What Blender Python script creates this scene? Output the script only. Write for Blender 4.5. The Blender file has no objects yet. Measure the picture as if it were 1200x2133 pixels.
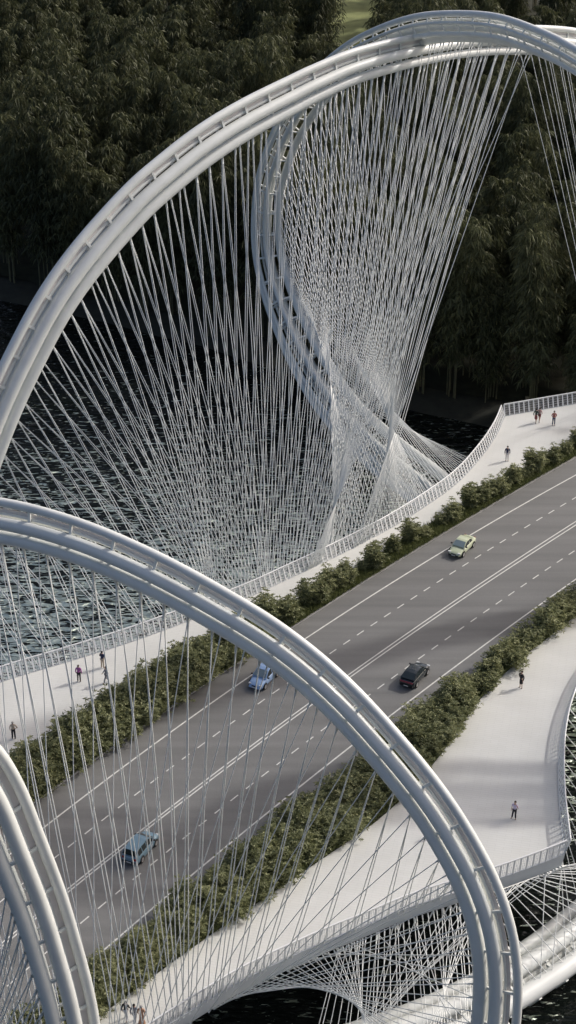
import bpy, bmesh, math, random
import numpy as np
from mathutils import Vector, Matrix
from mathutils.geometry import tessellate_polygon

# ------------------------------------------------------------------ camera
S = bpy.context.scene
PITCH = math.radians(30.0); CAMH = 100.0; FPX = 4000.0; CX, CY = 600.0, 1066.5
cam_d = bpy.data.cameras.new('camera'); cam = bpy.data.objects.new('camera', cam_d)
S.collection.objects.link(cam); S.camera = cam
cam.location = (0, 0, CAMH); cam.rotation_euler = (math.pi/2 - PITCH, 0, 0)
cam_d.sensor_fit = 'HORIZONTAL'; cam_d.sensor_width = 36.0; cam_d.lens = FPX/1200*36.0
cam_d.clip_start = 1.0; cam_d.clip_end = 3000.0

# ------------------------------------------------------------------ sky and sun
SUN_EL = math.radians(37); SUN_AZ = math.radians(27)      # azimuth measured from +x towards +y
world = bpy.data.worlds.new('World'); S.world = world; world.use_nodes = True
wn = world.node_tree.nodes; wl = world.node_tree.links
sky = wn.new('ShaderNodeTexSky'); sky.sky_type = 'NISHITA'; sky.sun_disc = False
sky.sun_elevation = SUN_EL; sky.sun_rotation = math.pi/2 - SUN_AZ
sky.air_density = 0.7; sky.dust_density = 5.5; sky.ozone_density = 0.5
wl.new(sky.outputs[0], wn['Background'].inputs[0]); wn['Background'].inputs[1].default_value = 0.15
sd = bpy.data.lights.new('sun', 'SUN'); sd.energy = 2.0; sd.angle = math.radians(1.9); sd.color = (1.0, 0.97, 0.93)
sun = bpy.data.objects.new('sun', sd); S.collection.objects.link(sun)
SUNV = Vector((math.cos(SUN_AZ)*math.cos(SUN_EL), math.sin(SUN_AZ)*math.cos(SUN_EL), math.sin(SUN_EL)))
sun.rotation_euler = SUNV.to_track_quat('Z', 'Y').to_euler(); sun.location = (60, 120, 150)
S.view_settings.view_transform = 'Standard'; S.view_settings.look = 'None'
S.view_settings.exposure = 0.0; S.view_settings.gamma = 1.0
S.cycles.max_bounces = 6; S.cycles.transparent_max_bounces = 8

C = S.collection
random.seed(7); RNG = np.random.default_rng(7)

# ------------------------------------------------------------------ helpers
ct, st = math.cos(PITCH), math.sin(PITCH)
def ray(px, py):
    u = (px-CX)/FPX; v = (py-CY)/FPX
    return Vector((u, ct - v*st, -st - v*ct))
def at(px, py, z=0.0):
    d = ray(px, py); k = (z-CAMH)/d.z
    return Vector((d.x*k, d.y*k, z))
def on_plane(px, py, a, b):
    "point where the sight line meets the upright plane through plan points a and b"
    n = Vector((-(b.y-a.y), b.x-a.x, 0)); d = ray(px, py); o = Vector((0, 0, CAMH))
    k = (Vector((a.x, a.y, 0))-o).dot(n)/d.dot(n)
    return o + d*k
def proj(p):
    q = Vector(p)-Vector((0, 0, CAMH)); z = q.y*ct - q.z*st
    return (CX + FPX*q.x/z, CY - FPX*(q.y*st + q.z*ct)/z)

def mesh(name, verts, faces, mats, parent=None, smooth=False, midx=None):
    me = bpy.data.meshes.new(name); me.from_pydata([tuple(v) for v in verts], [], faces)
    for m in (mats if isinstance(mats, (list, tuple)) else [mats]): me.materials.append(m)
    if midx is not None: me.polygons.foreach_set('material_index', midx)
    if smooth: me.polygons.foreach_set('use_smooth', [True]*len(me.polygons))
    me.update()
    o = bpy.data.objects.new(name, me); C.objects.link(o)
    if parent is not None: o.parent = parent
    return o
def empty(name, loc=(0, 0, 0), rz=0.0):
    o = bpy.data.objects.new(name, None); C.objects.link(o); o.location = loc; o.rotation_euler = (0, 0, rz)
    o.empty_display_size = 0.3
    return o
def tag(o, label, cat, group=None):
    o['label'] = label; o['category'] = cat
    if group: o['group'] = group
    return o
def structure(o): o['kind'] = 'structure'; return o

class MB:
    def __init__(s): s.v = []; s.f = []; s.m = []
    def add(s, vs, fs, mi=0):
        k = len(s.v); s.v += [tuple(v) for v in vs]; s.f += [tuple(i+k for i in f) for f in fs]; s.m += [mi]*len(fs)
    def box(s, c, half, R=None, mi=0):
        c = Vector(c); vs = []
        for x in (-1, 1):
            for y in (-1, 1):
                for z in (-1, 1):
                    d = Vector((x*half[0], y*half[1], z*half[2]))
                    if R is not None: d = R @ d
                    vs.append(c+d)
        s.add(vs, [(0,1,3,2),(4,6,7,5),(0,4,5,1),(2,3,7,6),(0,2,6,4),(1,5,7,3)], mi)
    def bar(s, a, b, r, n=4, mi=0, r2=None, cap=True):
        a = Vector(a); b = Vector(b); t = (b-a).normalized(); r2 = r if r2 is None else r2
        u = t.cross(Vector((0, 0, 1)));
        if u.length < 1e-4: u = Vector((1, 0, 0))
        u.normalize(); w = t.cross(u); vs = []
        for i in range(n):
            c, q = math.cos(2*math.pi*i/n), math.sin(2*math.pi*i/n)
            vs.append(a+(u*c+w*q)*r); vs.append(b+(u*c+w*q)*r2)
        fs = [(2*i, 2*i+1, (2*i+3) % (2*n), (2*i+2) % (2*n)) for i in range(n)]
        if cap: fs += [tuple(range(0, 2*n, 2))[::-1], tuple(range(1, 2*n, 2))]
        s.add(vs, fs, mi)
    def tube(s, pts, rad, n=8, mi=0):
        k = len(pts); vs = []; u = None
        for i, p in enumerate(pts):
            t = (Vector(pts[min(i+1, k-1)])-Vector(pts[max(i-1, 0)])).normalized()
            if u is None:
                u = t.cross(Vector((0.0, 0.0, 1.0)))
                if u.length < 1e-3: u = Vector((1, 0, 0))
            u = (u - t*u.dot(t)).normalized(); w = t.cross(u); r = rad[i] if hasattr(rad, '__len__') else rad
            for j in range(n):
                a = 2*math.pi*j/n; vs.append(Vector(p)+(u*math.cos(a)+w*math.sin(a))*r)
        fs = [(i*n+j, (i+1)*n+j, (i+1)*n+(j+1) % n, i*n+(j+1) % n) for i in range(k-1) for j in range(n)]
        s.add(vs, fs, mi)
    def build(s, name, mats, parent=None, smooth=False): return mesh(name, s.v, s.f, mats, parent, smooth, s.m)

def catmull(P, per=12):
    P = [Vector(p) for p in P]; out = []
    Q = [P[0]*2-P[1]] + P + [P[-1]*2-P[-2]]
    for i in range(1, len(Q)-2):
        p0, p1, p2, p3 = Q[i-1:i+3]
        for k in range(per):
            t = k/per; t2 = t*t; t3 = t2*t
            out.append(0.5*((2*p1)+(p2-p0)*t+(2*p0-5*p1+4*p2-p3)*t2+(3*p1-p0-3*p2+p3)*t3))
    out.append(P[-1]); return out
def arclen(P):
    s = [0.0]
    for a, b in zip(P[:-1], P[1:]): s.append(s[-1]+(b-a).length)
    return s
def resample(P, step=None, n=None):
    s = arclen(P); L = s[-1]; n = n or max(2, int(round(L/step))+1)
    arr = np.array([list(p) for p in P]); q = np.linspace(0, L, n)
    return [Vector((float(np.interp(x, s, arr[:, 0])), float(np.interp(x, s, arr[:, 1])), float(np.interp(x, s, arr[:, 2])))) for x in q]

# ------------------------------------------------------------------ materials
def mat(name, col, rough=0.5, noise=0.0, scale=1.0, metal=0.0, spec=0.5, col2=None, bump=0.0, bscale=5.0, coat=0.0):
    m = bpy.data.materials.new(name); m.use_nodes = True; N = m.node_tree.nodes; L = m.node_tree.links
    b = N['Principled BSDF']; b.inputs['Base Color'].default_value = (*col, 1); b.inputs['Roughness'].default_value = rough
    b.inputs['Metallic'].default_value = metal; b.inputs['Specular IOR Level'].default_value = spec
    b.inputs['Coat Weight'].default_value = coat
    if noise > 0 or col2 is not None:
        tc = N.new('ShaderNodeTexCoord'); nz = N.new('ShaderNodeTexNoise'); nz.inputs['Scale'].default_value = scale
        nz.inputs['Detail'].default_value = 6; L.new(tc.outputs['Object'], nz.inputs['Vector'])
        r = N.new('ShaderNodeValToRGB'); r.color_ramp.elements[0].position = 0.3; r.color_ramp.elements[1].position = 0.7
        c2 = col2 or tuple(c*(1-noise) for c in col)
        r.color_ramp.elements[0].color = (*c2, 1); r.color_ramp.elements[1].color = (*col, 1)
        L.new(nz.outputs[0], r.inputs[0]); L.new(r.outputs[0], b.inputs['Base Color'])
    if bump > 0:
        tc = N.new('ShaderNodeTexCoord'); nb = N.new('ShaderNodeTexNoise'); nb.inputs['Scale'].default_value = bscale
        nb.inputs['Detail'].default_value = 5; L.new(tc.outputs['Object'], nb.inputs['Vector'])
        bp = N.new('ShaderNodeBump'); bp.inputs['Strength'].default_value = bump; bp.inputs['Distance'].default_value = 0.1
        L.new(nb.outputs[0], bp.inputs['Height']); L.new(bp.outputs[0], b.inputs['Normal'])
    return m

def leaf_mat(name, dark, light, trans=0.25):
    m = bpy.data.materials.new(name); m.use_nodes = True; N = m.node_tree.nodes; L = m.node_tree.links
    b = N['Principled BSDF']; b.inputs['Roughness'].default_value = 0.55; b.inputs['Specular IOR Level'].default_value = 0.3
    g = N.new('ShaderNodeNewGeometry'); oi = N.new('ShaderNodeObjectInfo')
    mx = N.new('ShaderNodeMixRGB'); mx.inputs[1].default_value = (*dark, 1); mx.inputs[2].default_value = (*light, 1)
    a = N.new('ShaderNodeMath'); a.operation = 'MULTIPLY_ADD'; a.inputs[1].default_value = 0.65
    c = N.new('ShaderNodeMath'); c.operation = 'MULTIPLY'; c.inputs[1].default_value = 0.35
    L.new(oi.outputs['Random'], c.inputs[0]); L.new(g.outputs['Random Per Island'], a.inputs[0]); L.new(c.outputs[0], a.inputs[2])
    L.new(a.outputs[0], mx.inputs[0]); L.new(mx.outputs[0], b.inputs['Base Color'])
    tr = N.new('ShaderNodeBsdfTranslucent'); L.new(mx.outputs[0], tr.inputs['Color'])
    ms = N.new('ShaderNodeMixShader'); ms.inputs[0].default_value = trans
    L.new(b.outputs[0], ms.inputs[1]); L.new(tr.outputs[0], ms.inputs[2]); L.new(ms.outputs[0], N['Material Output'].inputs['Surface'])
    return m

M = {}
M['steel'] = mat('white_painted_steel', (0.78, 0.80, 0.77), 0.4, noise=0.10, scale=0.6, coat=0.15)
M['plate'] = mat('pale_web_plate', (0.70, 0.66, 0.64), 0.55, noise=0.05, scale=0.8)
M['cable'] = mat('white_cable', (0.74, 0.76, 0.74), 0.5)
M['rail'] = mat('white_rail_paint', (0.74, 0.75, 0.75), 0.4, noise=0.04, scale=1.5)
M['fascia'] = mat('grey_fascia_paint', (0.55, 0.58, 0.60), 0.45, noise=0.08, scale=0.4)
M['marking'] = mat('white_road_paint', (0.72, 0.72, 0.68), 0.7, noise=0.22, scale=3.0)
M['kerb'] = mat('pale_kerb', (0.45, 0.44, 0.42), 0.8, noise=0.2, scale=2)
M['soil'] = mat('planting_soil', (0.035, 0.04, 0.02), 0.95, noise=0.5, scale=2, bump=0.6)

def road_mat():
    m = bpy.data.materials.new('worn_asphalt'); m.use_nodes = True; N = m.node_tree.nodes; L = m.node_tree.links
    b = N['Principled BSDF']; b.inputs['Roughness'].default_value = 0.8
    tc = N.new('ShaderNodeTexCoord'); mp = N.new('ShaderNodeMapping')
    mp.inputs['Rotation'].default_value = (0, 0, -math.radians(53)); mp.inputs['Scale'].default_value = (0.02, 0.55, 1)
    L.new(tc.outputs['Object'], mp.inputs['Vector'])
    n1 = N.new('ShaderNodeTexNoise'); n1.inputs['Scale'].default_value = 1.6; n1.inputs['Detail'].default_value = 4; L.new(mp.outputs[0], n1.inputs['Vector'])
    n2 = N.new('ShaderNodeTexNoise'); n2.inputs['Scale'].default_value = 14; n2.inputs['Detail'].default_value = 6; L.new(tc.outputs['Object'], n2.inputs['Vector'])
    n3 = N.new('ShaderNodeTexNoise'); n3.inputs['Scale'].default_value = 0.08; n3.inputs['Detail'].default_value = 3; L.new(tc.outputs['Object'], n3.inputs['Vector'])
    r = N.new('ShaderNodeValToRGB'); r.color_ramp.elements[0].position = .3; r.color_ramp.elements[1].position = .72
    r.color_ramp.elements[0].color = (0.186, 0.188, 0.184, 1); r.color_ramp.elements[1].color = (0.252, 0.253, 0.247, 1)
    L.new(n1.outputs[0], r.inputs[0])
    mx = N.new('ShaderNodeMixRGB'); mx.blend_type = 'MULTIPLY'; mx.inputs[0].default_value = 0.35
    L.new(r.outputs[0], mx.inputs[1]); L.new(n2.outputs[0], mx.inputs[2])
    mx2 = N.new('ShaderNodeMixRGB'); mx2.blend_type = 'MULTIPLY'; mx2.inputs[0].default_value = 0.22
    L.new(mx.outputs[0], mx2.inputs[1]); L.new(n3.outputs[0], mx2.inputs[2]); L.new(mx2.outputs[0], b.inputs['Base Color'])
    bp = N.new('ShaderNodeBump'); bp.inputs['Strength'].default_value = 0.15; bp.inputs['Distance'].default_value = 0.02
    L.new(n2.outputs[0], bp.inputs['Height']); L.new(bp.outputs[0], b.inputs['Normal'])
    return m
M['road'] = road_mat()

def walk_mat():
    m = bpy.data.materials.new('pale_paving'); m.use_nodes = True; N = m.node_tree.nodes; L = m.node_tree.links
    b = N['Principled BSDF']; b.inputs['Roughness'].default_value = 0.75
    tc = N.new('ShaderNodeTexCoord'); mp = N.new('ShaderNodeMapping'); mp.inputs['Rotation'].default_value = (0, 0, math.radians(12))
    L.new(tc.outputs['Object'], mp.inputs['Vector'])
    br = N.new('ShaderNodeTexBrick'); br.inputs['Scale'].default_value = 0.9; br.inputs['Mortar Size'].default_value = 0.012
    br.inputs['Color1'].default_value = (0.655, 0.66, 0.63, 1); br.inputs['Color2'].default_value = (0.64, 0.645, 0.61, 1)
    br.inputs['Mortar'].default_value = (0.55, 0.55, 0.53, 1); br.inputs['Brick Width'].default_value = 1.2
    L.new(mp.outputs[0], br.inputs['Vector'])
    nz = N.new('ShaderNodeTexNoise'); nz.inputs['Scale'].default_value = 0.25; nz.inputs['Detail'].default_value = 7; L.new(tc.outputs['Object'], nz.inputs['Vector'])
    rr = N.new('ShaderNodeMapRange'); rr.inputs[1].default_value = .3; rr.inputs[2].default_value = .7; rr.inputs[3].default_value = .90; rr.inputs[4].default_value = 1.0
    L.new(nz.outputs[0], rr.inputs[0])
    mx = N.new('ShaderNodeMixRGB'); mx.blend_type = 'MULTIPLY'; mx.inputs[0].default_value = 1
    L.new(br.outputs[0], mx.inputs[1]); L.new(rr.outputs[0], mx.inputs[2]); L.new(mx.outputs[0], b.inputs['Base Color'])
    return m
M['walk'] = walk_mat()

def water_mat():
    m = bpy.data.materials.new('dark_rippled_water'); m.use_nodes = True; N = m.node_tree.nodes; L = m.node_tree.links
    b = N['Principled BSDF']; b.inputs['Base Color'].default_value = (0.004, 0.006, 0.005, 1)
    b.inputs['Roughness'].default_value = 0.05; b.inputs['IOR'].default_value = 1.33; b.inputs['Specular IOR Level'].default_value = 0.5
    return m
M['water'] = water_mat()
M['bank'] = mat('muddy_bank', (0.035, 0.036, 0.024), 0.9, noise=0.5, scale=0.8, bump=0.5, bscale=2)
M['ground'] = mat('forest_floor', (0.030, 0.032, 0.016), 0.95, noise=0.5, scale=0.6, bump=0.5, bscale=2)
M['field'] = mat('grass_field', (0.34, 0.37, 0.15), 0.9, noise=0.4, scale=0.3, bump=0.4, bscale=3)
M['bamboo_leaf'] = leaf_mat('bamboo_leaf', (0.025, 0.033, 0.016), (0.165, 0.175, 0.085), 0.25)
M['culm'] = mat('bamboo_culm', (0.17, 0.165, 0.09), 0.6, noise=0.5, scale=0.9)
M['bush_leaf'] = leaf_mat('shrub_leaf', (0.10, 0.118, 0.05), (0.37, 0.38, 0.20), 0.35)
M['stem'] = mat('shrub_stem', (0.07, 0.06, 0.035), 0.8)
M['grass'] = leaf_mat('verge_grass', (0.08, 0.10, 0.03), (0.20, 0.22, 0.09), 0.25)

# ------------------------------------------------------------------ plan of the deck (z = 0 is the walkway surface)
def ppoly(pts, smooth=True, z=0.0, step=0.8):
    P = [at(x, y, z) for x, y in pts]
    return resample(catmull(P, 10), step) if smooth else P
def quad(pts):
    c = np.polyfit([p[0] for p in pts], [p[1] for p in pts], 2)
    return lambda x: float(np.polyval(c, x))
L_far = quad([(1197, 989), (632, 1332), (340, 1533), (90, 1723)])
L_mid = quad([(1197, 1090), (730, 1400), (555, 1535), (0, 1968)])
L_near = quad([(1197, 1207), (930, 1400), (815, 1486), (600, 1658), (180, 2008)])
D_far = quad([(1190, 1040), (690, 1357), (430, 1543), (132, 1770)])
D_near = quad([(1192, 1150), (852, 1382), (575, 1593), (185, 1910), (20, 2045)])
R_far = quad([(1197, 952), (617, 1305), (505, 1370), (300, 1505), (175, 1597), (70, 1673)])
R_near = lambda x: L_near(x) + float(np.interp(x, [200, 900, 1200, 1560], [52, 58, 50, 40]))
FOFF = lambda x: float(np.interp(x, [0, 350, 600, 1200], [78, 68, 38, 31]))
def line_px(fn, x0=-330, x1=1560, step=40): return [(x, fn(x)) for x in range(x0, x1+1, step)]

# far outer edge of the walkway, left to right; the corner splits it
far_curve = ppoly([(-330, 1560), (-160, 1483), (0, 1422), (155, 1375), (310, 1325), (505, 1250), (600, 1207), (700, 1160), (815, 1100), (900, 1046), (960, 1000), (1010, 943), (1038, 900), (1052, 867)])
far_straight = ppoly([(1052, 867), (1197, 842), (1330, 818), (1500, 786)], False)
far_straight = resample(far_straight, 0.8)
far_inner = [(x, R_far(x) - FOFF(x)) for x in range(-330, 1561, 40)]
near_inner_px = [(1560, 1015), (1400, 1120), (1197, 1285), (1083, 1375), (996, 1462), (908, 1585), (800, 1698), (663, 1795), (600, 1838), (410, 1968), (205, 2118), (0, 2262), (-330, 2500)]
near_curve_a = ppoly([(1560, 1130), (1400, 1215), (1285, 1310), (1215, 1400), (1183, 1470), (1167, 1535), (1162, 1600), (1164, 1680), (1175, 1778)])
near_curve_b = ppoly([(1175, 1778), (1120, 1800), (1042, 1828), (943, 1860), (850, 1890), (753, 1930), (650, 1972), (500, 2043), (380, 2115), (310, 2160), (200, 2235), (0, 2370), (-330, 2590)])

def flat(name, poly, z, m, kind=True, parent=None, thick=None):
    P = [Vector((p.x, p.y, z)) for p in poly]
    tris = tessellate_polygon([P]); vs = list(P); fs = []
    for t in tris:
        a, b, c = t; n = (P[b]-P[a]).cross(P[c]-P[a])
        fs.append((a, b, c) if n.z > 0 else (a, c, b))
    if thick:
        n = len(P); vs += [Vector((p.x, p.y, z-thick)) for p in P]
        fs += [(i, (i+1) % n, (i+1) % n+n, i+n) for i in range(n)]
    o = mesh(name, vs, fs, m, parent)
    if kind and parent is None: structure(o)
    return o

far_in = ppoly(far_inner, True, 0, 2.0); near_in = ppoly(near_inner_px, True, 0, 2.0)
rf = ppoly(line_px(R_far), True, 0, 2.0); rn = ppoly(line_px(R_near), True, 0, 2.0)
walk_far = flat('walkway', far_curve + far_straight[1:] + far_in[::-1], 0.0, M['walk'], thick=0.14)
walk_near = flat('walkway', near_in[::-1] + near_curve_a + near_curve_b[1:], 0.0, M['walk'], thick=0.14)
flat('planting_bed', rf + far_in[::-1], 0.02, M['soil'], thick=0.16)
flat('planting_bed', rn + near_in, 0.02, M['soil'], thick=0.16)
ROADZ = -0.11
road = flat('road', rf + rn[::-1], ROADZ, M['road'])

def band(fn, wpx, name, segs=None, z=ROADZ+0.004, w=0.16):
    c = ppoly(line_px(fn), True, 0, 0.5); mb = MB()
    s = arclen(c); spans = segs(s[-1]) if segs else [(0, s[-1])]
    arr = np.array([list(p) for p in c])
    def pt(q): return Vector((float(np.interp(q, s, arr[:, 0])), float(np.interp(q, s, arr[:, 1])), z))
    for a, b in spans:
        k = max(2, int((b-a)/2.0)+1); qs = np.linspace(a, b, k); vs = []
        for q in qs:
            t = (pt(q+.05)-pt(q-.05)).normalized() if 0.1 < q < s[-1]-.1 else (pt(min(q+.5, s[-1]))-pt(max(q-.5, 0))).normalized()
            n = Vector((-t.y, t.x, 0)); vs += [pt(q)+n*w/2, pt(q)-n*w/2]
        mb.add(vs, [(2*i+1, 2*i+3, 2*i+2, 2*i) for i in range(k-1)])
    return mb.build(name, M['marking'], road)
dash = lambda L: [(x, x+1.0) for x in np.arange(0.3, L-1.2, 2.05)]
band(L_far, 0, 'edge_line', w=.14); band(L_near, 0, 'edge_line', w=.14)
band(lambda x: L_mid(x)-3.2, 0, 'centre_line', w=.12); band(lambda x: L_mid(x)+4.2, 0, 'centre_line', w=.12)
o = band(D_far, 0, 'lane_dashes', dash, w=.11); o2 = band(D_near, 0, 'lane_dashes', dash, w=.11)
# kerb stones along both edges of the carriageway
for c in (rf, rn):
    mb = MB(); c2 = resample(c, 2.0)
    for a, b in zip(c2[:-1], c2[1:]):
        t = (b-a).normalized(); R = Matrix.Rotation(math.atan2(t.y, t.x), 3, 'Z'); m_ = (a+b)/2
        mb.box((m_.x, m_.y, ROADZ+.085), ((b-a).length/2-.006, .07, .085), R)
    structure(mb.build('kerb', M['kerb']))

# deck slab with a raked fascia
outline = far_curve + far_straight[1:] + near_curve_a[:-1] + near_curve_b
def inset(poly, d):
    n = len(poly); out = []
    area = sum(poly[i].x*poly[(i+1) % n].y - poly[(i+1) % n].x*poly[i].y for i in range(n)); sg = 1 if area > 0 else -1
    for i in range(n):
        t = (poly[(i+1) % n]-poly[i-1]); t.z = 0; t.normalize(); out.append(poly[i]+Vector((-t.y, t.x, 0))*d*sg)
    return out
bd = tag(empty('bridge_deck', at(600, 1500, -0.9)), 'long white bridge deck with blue grey fascia carrying road and walkways', 'bridge deck')
n = len(outline); top = [Vector((p.x, p.y, -0.15)) for p in outline]
rim = [Vector((p.x, p.y, 0.03)) for p in inset(outline, -0.10)]
bot = [Vector((p.x, p.y, -1.35)) for p in inset(outline, 0.12)]
in1 = [Vector((p.x, p.y, 0.03)) for p in inset(outline, -0.012)]
vs = in1 + rim + bot; fs = []
for i in range(n):
    j = (i+1) % n; fs += [(i, j, n+j, n+i), (n+i, n+j, 2*n+j, 2*n+i)]
o = mesh('fascia', vs, fs, M['fascia']); o.parent = bd; o.matrix_parent_inverse = Matrix.Translation(-Vector(bd.location))
sl = flat('slab', inset(outline, 0.3), -0.2, M['fascia'], False, None, 1.1); sl.parent = bd; sl.matrix_parent_inverse = Matrix.Translation(-Vector(bd.location))
so = flat('soffit', inset(outline, 0.12), -1.352, M['fascia'], False, None, None); so.parent = bd; so.matrix_parent_inverse = Matrix.Translation(-Vector(bd.location))
def under(o, root):
    o.parent = root; o.matrix_parent_inverse = Matrix.Translation(-Vector(root.location)); return o

# ------------------------------------------------------------------ railings
def railing(edge, side, h, lean, label, step=0.62):
    mid = edge[len(edge)//2]; root = tag(empty('railing', mid), label, 'railing')
    E = resample(edge, step); n = len(E); ribs = MB(); grid = MB(); toprail = MB(); tops = []
    for i, p in enumerate(E):
        t = (E[min(i+1, n-1)]-E[max(i-1, 0)]).normalized(); out = Vector((-t.y, t.x, 0))*side
        p = p + out*0.04
        tops.append((p, p + out*lean + Vector((0, 0, h)), t, out))
    for i, (a, b, t, out) in enumerate(tops):
        up = (b-a); L = up.length; up.normalize(); nn = t.cross(up).normalized(); R = Matrix((t, nn, up)).transposed()
        ribs.box((a+b)/2+Vector((0, 0, .02)), (0.085, 0.02, L/2), R)
        if i < n-1:
            a2, b2 = tops[i+1][:2]
            for q in (0.12, 0.32, 0.52, 0.72, 0.90): grid.bar(a.lerp(b, q), a2.lerp(b2, q), 0.016, 3, cap=False)
            for q in (0.38, 0.64): grid.bar(a.lerp(a2, q), b.lerp(b2, q), 0.014, 3, cap=False)
    toprail.tube([b+Vector((0, 0, .03)) for a, b, t, o_ in tops], 0.075, 6)
    for nm, mb, sm in (('railing_ribs', ribs, False), ('railing_mesh', grid, False), ('handrail', toprail, True)):
        under(mb.build(nm, M['rail'], smooth=sm), root)
    return root
i_mid = len(far_curve)
railing(far_curve, 1, 1.3, 0.45, 'long white railing of leaning ribs along the curved water side edge of far walkway')
railing(far_straight, 1, 1.3, 0.35, 'short straight white railing with dark gaps beyond the corner in front of bamboo')
railing(near_curve_a, 1, 1.35, 0.40, 'curved white railing bulging along the right end of near walkway')
railing(near_curve_b, 1, 1.45, 0.15, 'white ribbed railing above grey fascia along the near edge of the deck')

# ------------------------------------------------------------------ arches
def arch_curve(pts, tr_a, tr_b, step=0.6):
    a, b = at(*tr_a), at(*tr_b)
    return resample(catmull([on_plane(x, y, a, b) for x, y in pts], 10), step)
class Arch: pass
def make_arch(curve, sc, sect, label, tube_r=0.42, strut_step=3.0, plate=True, flip=1, n=12):
    A = Arch(); A.c = curve; N = len(curve)
    cen = sum(curve, Vector())/N
    A.fr = []
    plane_n = None
    acc = Vector()
    for i in range(1, N-1): acc += (curve[i]-cen).cross(curve[i+1]-cen)
    bn = acc.normalized()
    if bn.dot(Vector((0, -1, .3))) < 0: bn = -bn
    for i in range(N):
        t = (curve[min(i+1, N-1)]-curve[max(i-1, 0)]).normalized(); b = (bn - t*bn.dot(t)).normalized()
        nn = t.cross(b).normalized()*flip; A.fr.append((t, nn, b))
    # make nn point away from the ring's middle
    vote = sum((curve[i]-cen).dot(A.fr[i][1]) for i in range(N))
    if vote < 0: A.fr = [(t, -q, b) for t, q, b in A.fr]
    root = tag(empty('arch', curve[0]), label, 'arch'); A.root = root
    PXC = [proj(p) for p in curve]; SCL = [sc(*q) if callable(sc) else sc for q in PXC]
    def off(i, nb): t, q, b = A.fr[i]; return curve[i] + q*nb[0]*SCL[i] + b*nb[1]*SCL[i]
    A.off = off
    for nb in sect['main']:
        mb = MB(); mb.tube([off(i, nb) for i in range(N)], [nb[2]*k_ for k_ in SCL], n); under(mb.build('tube', M['steel'], smooth=True), root)
    for nb in sect['small']:
        mb = MB(); mb.tube([off(i, nb) for i in range(N)], [nb[2]*k_ for k_ in SCL], 8); under(mb.build('chord', M['steel'], smooth=True), root)
    if plate:
        (n0, b0), (n1, b1) = sect['plate']; mb = MB(); vs = []
        for i in range(N): vs += [off(i, (n0, b0)), off(i, (n1, b1))]
        mb.add(vs, [(2*i, 2*i+1, 2*i+3, 2*i+2) for i in range(N-1)])
        vs2 = [Vector(v)-A.fr[k//2][2]*0.05 for k, v in enumerate(vs)]
        mb.add(vs2, [(2*i+2, 2*i+3, 2*i+1, 2*i) for i in range(N-1)])
        under(mb.build('web_plate', M['plate']), root)
    k = max(1, int(round(strut_step/0.6)))
    idx = list(range(2, N-2, k)); vis = [i for i in idx if -40 < proj(curve[i])[0] < 1240 and -40 < proj(curve[i])[1] < 2180]
    cnt = 0
    for i in idx:
        mb = MB()
        t = A.fr[i][0]
        for a, b in sect['struts']:
            pa, pb = off(i, a), off(i, b); d = (pb-pa); L = d.length; d.normalize(); w = t.cross(d).normalized()
            mb.box((pa+pb)/2, (0.085*SCL[i], L/2, 0.06*SCL[i]), Matrix((t, d, w)).transposed())
        if i in vis and cnt < 98: under(mb.build('strut', M['steel']), root); cnt += 1
        elif i not in vis and cnt < 98: under(mb.build('strut', M['steel']), root); cnt += 1
    A.px = np.array([proj(p) for p in curve])
    A.anchor = sect['anchor']
    return A
SECT = dict(main=[(1.34, 0.0, .30), (0.16, 0.35, .41), (-0.90, 0.22, .40)],
            small=[(0.62, -0.10, .12), (0.80, -0.80, .18), (-0.45, -0.75, .24)], plate=((1.10, -0.14), (0.46, -0.06)),
            struts=[((1.34, -.02), (.16, .12)), ((.16, .25), (-.90, .12)), ((1.34, .0), (.80, -.80)), ((.80, -.80), (-.45, -.75)), ((-.45, -.75), (-.90, .2))],
            anchor=(-1.27, 0.22))
SECT_B = dict(main=[(1.45, 0.85, .34), (0.25, -0.05, .46), (-0.85, -0.80, .44)], small=[(0.90, 0.35, .13), (0.60, 1.10, .18), (-0.45, 0.60, .26)],
              plate=((1.0, 0.35), (0.80, 0.20)), struts=[((1.45, .85), (.25, -.05)), ((.25, -.05), (-.85, -.8)), ((1.45, .85), (.60, 1.1)), ((.60, 1.1), (-.45, .6)), ((-.45, .6), (-.85, -.8))], anchor=(-1.25, -0.85))
def sc_A(x, y): return float(np.interp(x, [200, 450, 650, 950], [1.5, 1.42, 1.28, 1.08]))
def sc_B(x, y): return 2.1 if x > 1500 else float(np.interp(y, [60, 250, 450, 700, 950], [1.0, 1.1, 1.2, 1.4, 1.5]))  # widened past the right edge to deepen its shadow on the road
SECT_C = dict(SECT, main=[(1.37, 0.0, .28), (0.14, 0.32, .40), (-0.86, 0.22, .43)], small=[(0.56, -0.10, .09), (0.05, -0.85, .20), (-0.80, -0.70, .24)],
              struts=[((1.37, -.02), (.12, .12)), ((.12, .25), (-.93, .12)), ((1.37, .0), (.05, -.85)), ((.05, -.85), (-.80, -.70))], plate=((0.84, -0.18), (0.46, -0.10)))
SECT_E = dict(SECT, main=[(-1.34, 0.0, .32), (-0.30, 0.35, .41), (0.95, 0.22, .46)], small=[(-0.80, -.3, .3), (-0.2, -.3, .3)], anchor=(1.3, .2))
A_pts = [(-150, 1560), (-150, 1380), (-115, 1180), (-52, 1000), (5, 850), (68, 718), (122, 622), (187, 533), (280, 428), (350, 365), (425, 306), (510, 252), (603, 203), (661, 174), (742, 140), (855, 110), (970, 91), (1062, 86), (1197, 92), (1340, 130), (1480, 205), (1600, 310), (1700, 450)]
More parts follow.
